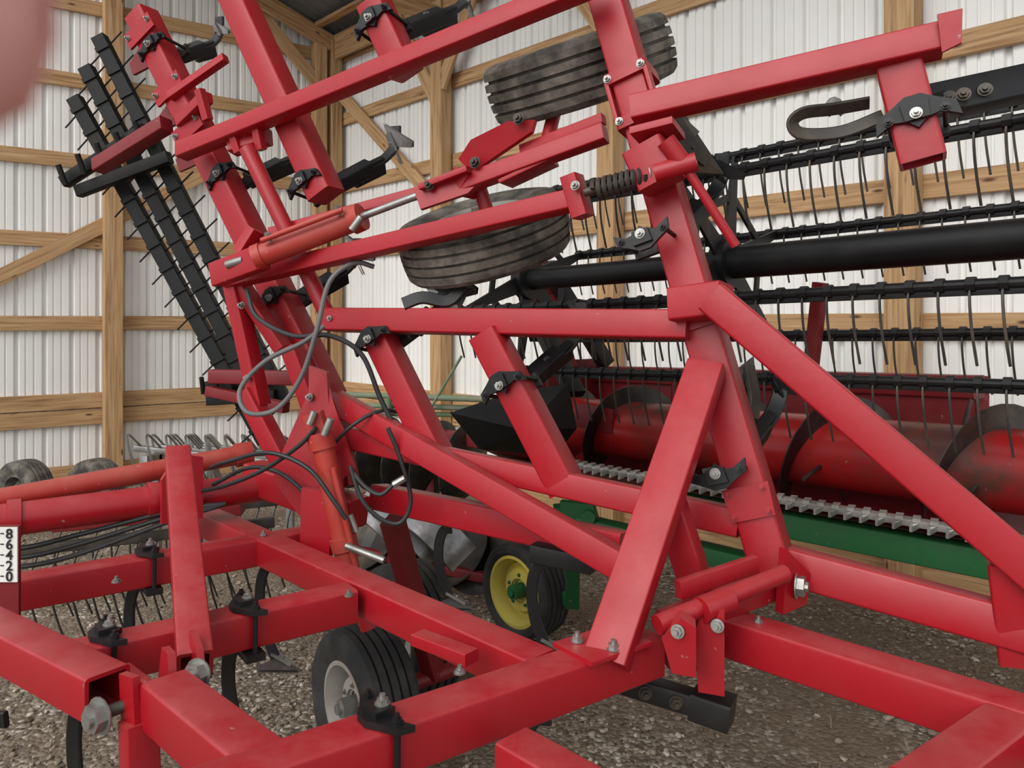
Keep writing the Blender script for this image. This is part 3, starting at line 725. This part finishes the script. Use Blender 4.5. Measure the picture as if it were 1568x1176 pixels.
# ------------------------------------------------------------------ background implements
dh=empty('disc_harrow')
dd=B('disc_blades',DSTEEL,dh); df=B('disc_frame',DRED,dh); mb=B('moldboards',MOLD,dh)
for (x,y,r) in ((-.95,5.0,.24),(-.78,4.9,.24),(-.60,4.8,.24),(-.42,4.7,.24),(-.24,4.6,.24)):
    lathe(dd,(x,y,.80),V((-.8,.5,.15)),[(.001,0),(.1,.008),(.2,.03),(r,.05),(r,.056),(.2,.038),(.1,.015),(.001,.007)],36)
    lathe(dd,(x+.1,y-.2,.32),V((-.4,-.5,.5)),[(.001,0),(.1,.008),(.2,.03),(r,.05),(r,.056),(.2,.038),(.1,.015),(.001,.007)],36)
beam(df,(-1.1,5.1,.95),(-.1,4.5,.95),.08); beam(df,(-1.0,4.8,.25),(-.05,4.2,.25),.05); beam(df,(-.5,4.75,.95),(-.5,4.6,.25),.06)
for k in range(3):
    x=-.80+k*.13; y=4.15-k*.08
    sweep(mb,cat([(x,y,.70),(x+.12,y-.1,.65),(x+.24,y-.12,.54),(x+.30,y-.1,.46)],6),rrect(.17,.012,.004,1),up=V((.2,-1,.4)))
beam(df,(-.8,4.2,.70),(-.1,3.9,.70),.05); beam(df,(-.45,4.05,.7),(-.40,4.1,0.02),.06)
dd.done(); df.done(); mb.done()
pp=B('pipe_rack',PIPEG)
cyl(pp,(-1.3,6.0,1.08),(-.05,5.2,1.12),.022); cyl(pp,(-1.3,6.0,1.0),(-.05,5.3,1.05),.02); cyl(pp,(-1.2,5.9,.95),(.2,5.3,1.00),.018)
cyl(pp,(-.9,5.7,1.08),(-.9,5.7,0),.025); cyl(pp,(-.2,5.35,1.1),(-.2,5.35,0),.025); cyl(pp,(-.62,5.5,.95),(-.35,5.45,1.4),.01)
pp.done()
sh=B('spring_tooth_harrow',SILVER)
for r_ in range(4):
    y=5.2+r_*.35; z=.80-.05*r_
    beam(sh,(-2.5,y,z),(-1.35,y-.1,z-.1),.04,.04)
    for k in range(9):
        p=V((-2.45+k*.13,y-.01*k,z)); sweep(sh,cat([p,p+V((-.05,-.08,.10)),p+V((-.02,-.16,.05)),p+V((.03,-.14,-.15)),p+V((.05,-.05,-.3))],5),circ(.008,6))
for x in (-2.4,-1.5): beam(sh,(x,5.1,.74),(x,6.35,.62),.05); beam(sh,(x,5.3,.74),(x,5.3,0),.05); beam(sh,(x,6.2,.62),(x,6.2,0),.05)
sh.done()
for x,y in ((-3.95,6.35),(-3.40,6.4)):
    t=B('tire',RUBBERD); tyre(t,(x,y,.26),V((-.4,-.9,0)),.26,.2,.14); rimm(t,(x,y,.26),V((-.4,-.9,0)),.14,.2); t.done()
b=B('lumber_stack',WOOD)
for k in range(4): beam(b,(-.9+.02*k,6.6-.12*k,.06+.0*k),(.3+.1*k,5.7-.12*k,.06),.1,.06,r=.004,n=1)
for k in range(3): beam(b,(-.8,6.5-.12*k,.12),(.3,5.65-.12*k,.12),.1,.06,r=.004,n=1)
b.done()

# ------------------------------------------------------------------ finger of the photographer near the lens
fg=B('human_finger',SKIN)
p0=V((-.0388,.050,1.6688)); up=V((-.10,.02,1)).normalized()
pts=[];rad=[]
for i in range(9):
    a=math.pi/2*i/8; pts.append(p0-up*.0081*math.cos(a)); rad.append(max(.03,math.sin(a)))
for t,r in ((.004,1.02),(.010,1.03),(.018,1.05),(.024,1.10),(.030,1.08),(.040,1.07),(.050,1.10),(.058,1.16),(.066,1.12),(.080,1.15)):
    bend=V((-.12,-.25,0))*max(0,t-.025)*1.2
    pts.append(p0+up*t+bend); rad.append(r)
sweep(fg,pts,[(.0081*math.cos(2*math.pi*i/24),.0070*math.sin(2*math.pi*i/24)) for i in range(24)],up=V((0,-1,0)),radii=rad)
plate(fg,[p0+V((x,.0072,z)) for x,z in ((-.005,.010),(-.0055,.002),(-.0035,-.0035),(0,-.005),(.0035,-.0035),(.0055,.002),(.005,.010))],.0008,V((0,1,0)))
fg.done()

# ------------------------------------------------------------------ light
w=bpy.data.worlds.new('overcast'); scene.world=w; w.use_nodes=True
bg=w.node_tree.nodes['Background']; bg.inputs['Color'].default_value=(.94,.965,1,1); bg.inputs['Strength'].default_value=1.0
sn=bpy.data.lights.new('soft_daylight','SUN'); sn.energy=2.5; sn.angle=math.radians(50); sn.color=(1,.98,.95)
so=bpy.data.objects.new('soft_daylight',sn); scene.collection.objects.link(so)
so.rotation_euler=V((.50,.75,-.62)).to_track_quat('-Z','Y').to_euler()

# ------------------------------------------------------------------ camera
cd=bpy.data.cameras.new('camera'); cam=bpy.data.objects.new('camera',cd); scene.collection.objects.link(cam)
cam.location=(0,0,1.65); cam.rotation_euler=(math.pi/2,0,0)
cd.sensor_width=36; cd.lens=27.55; cd.shift_y=-.0625; cd.clip_start=.01
cd.dof.use_dof=True; cd.dof.focus_distance=2.4; cd.dof.aperture_fstop=14
scene.camera=cam
try: scene.view_settings.view_transform='Standard'
except Exception: pass
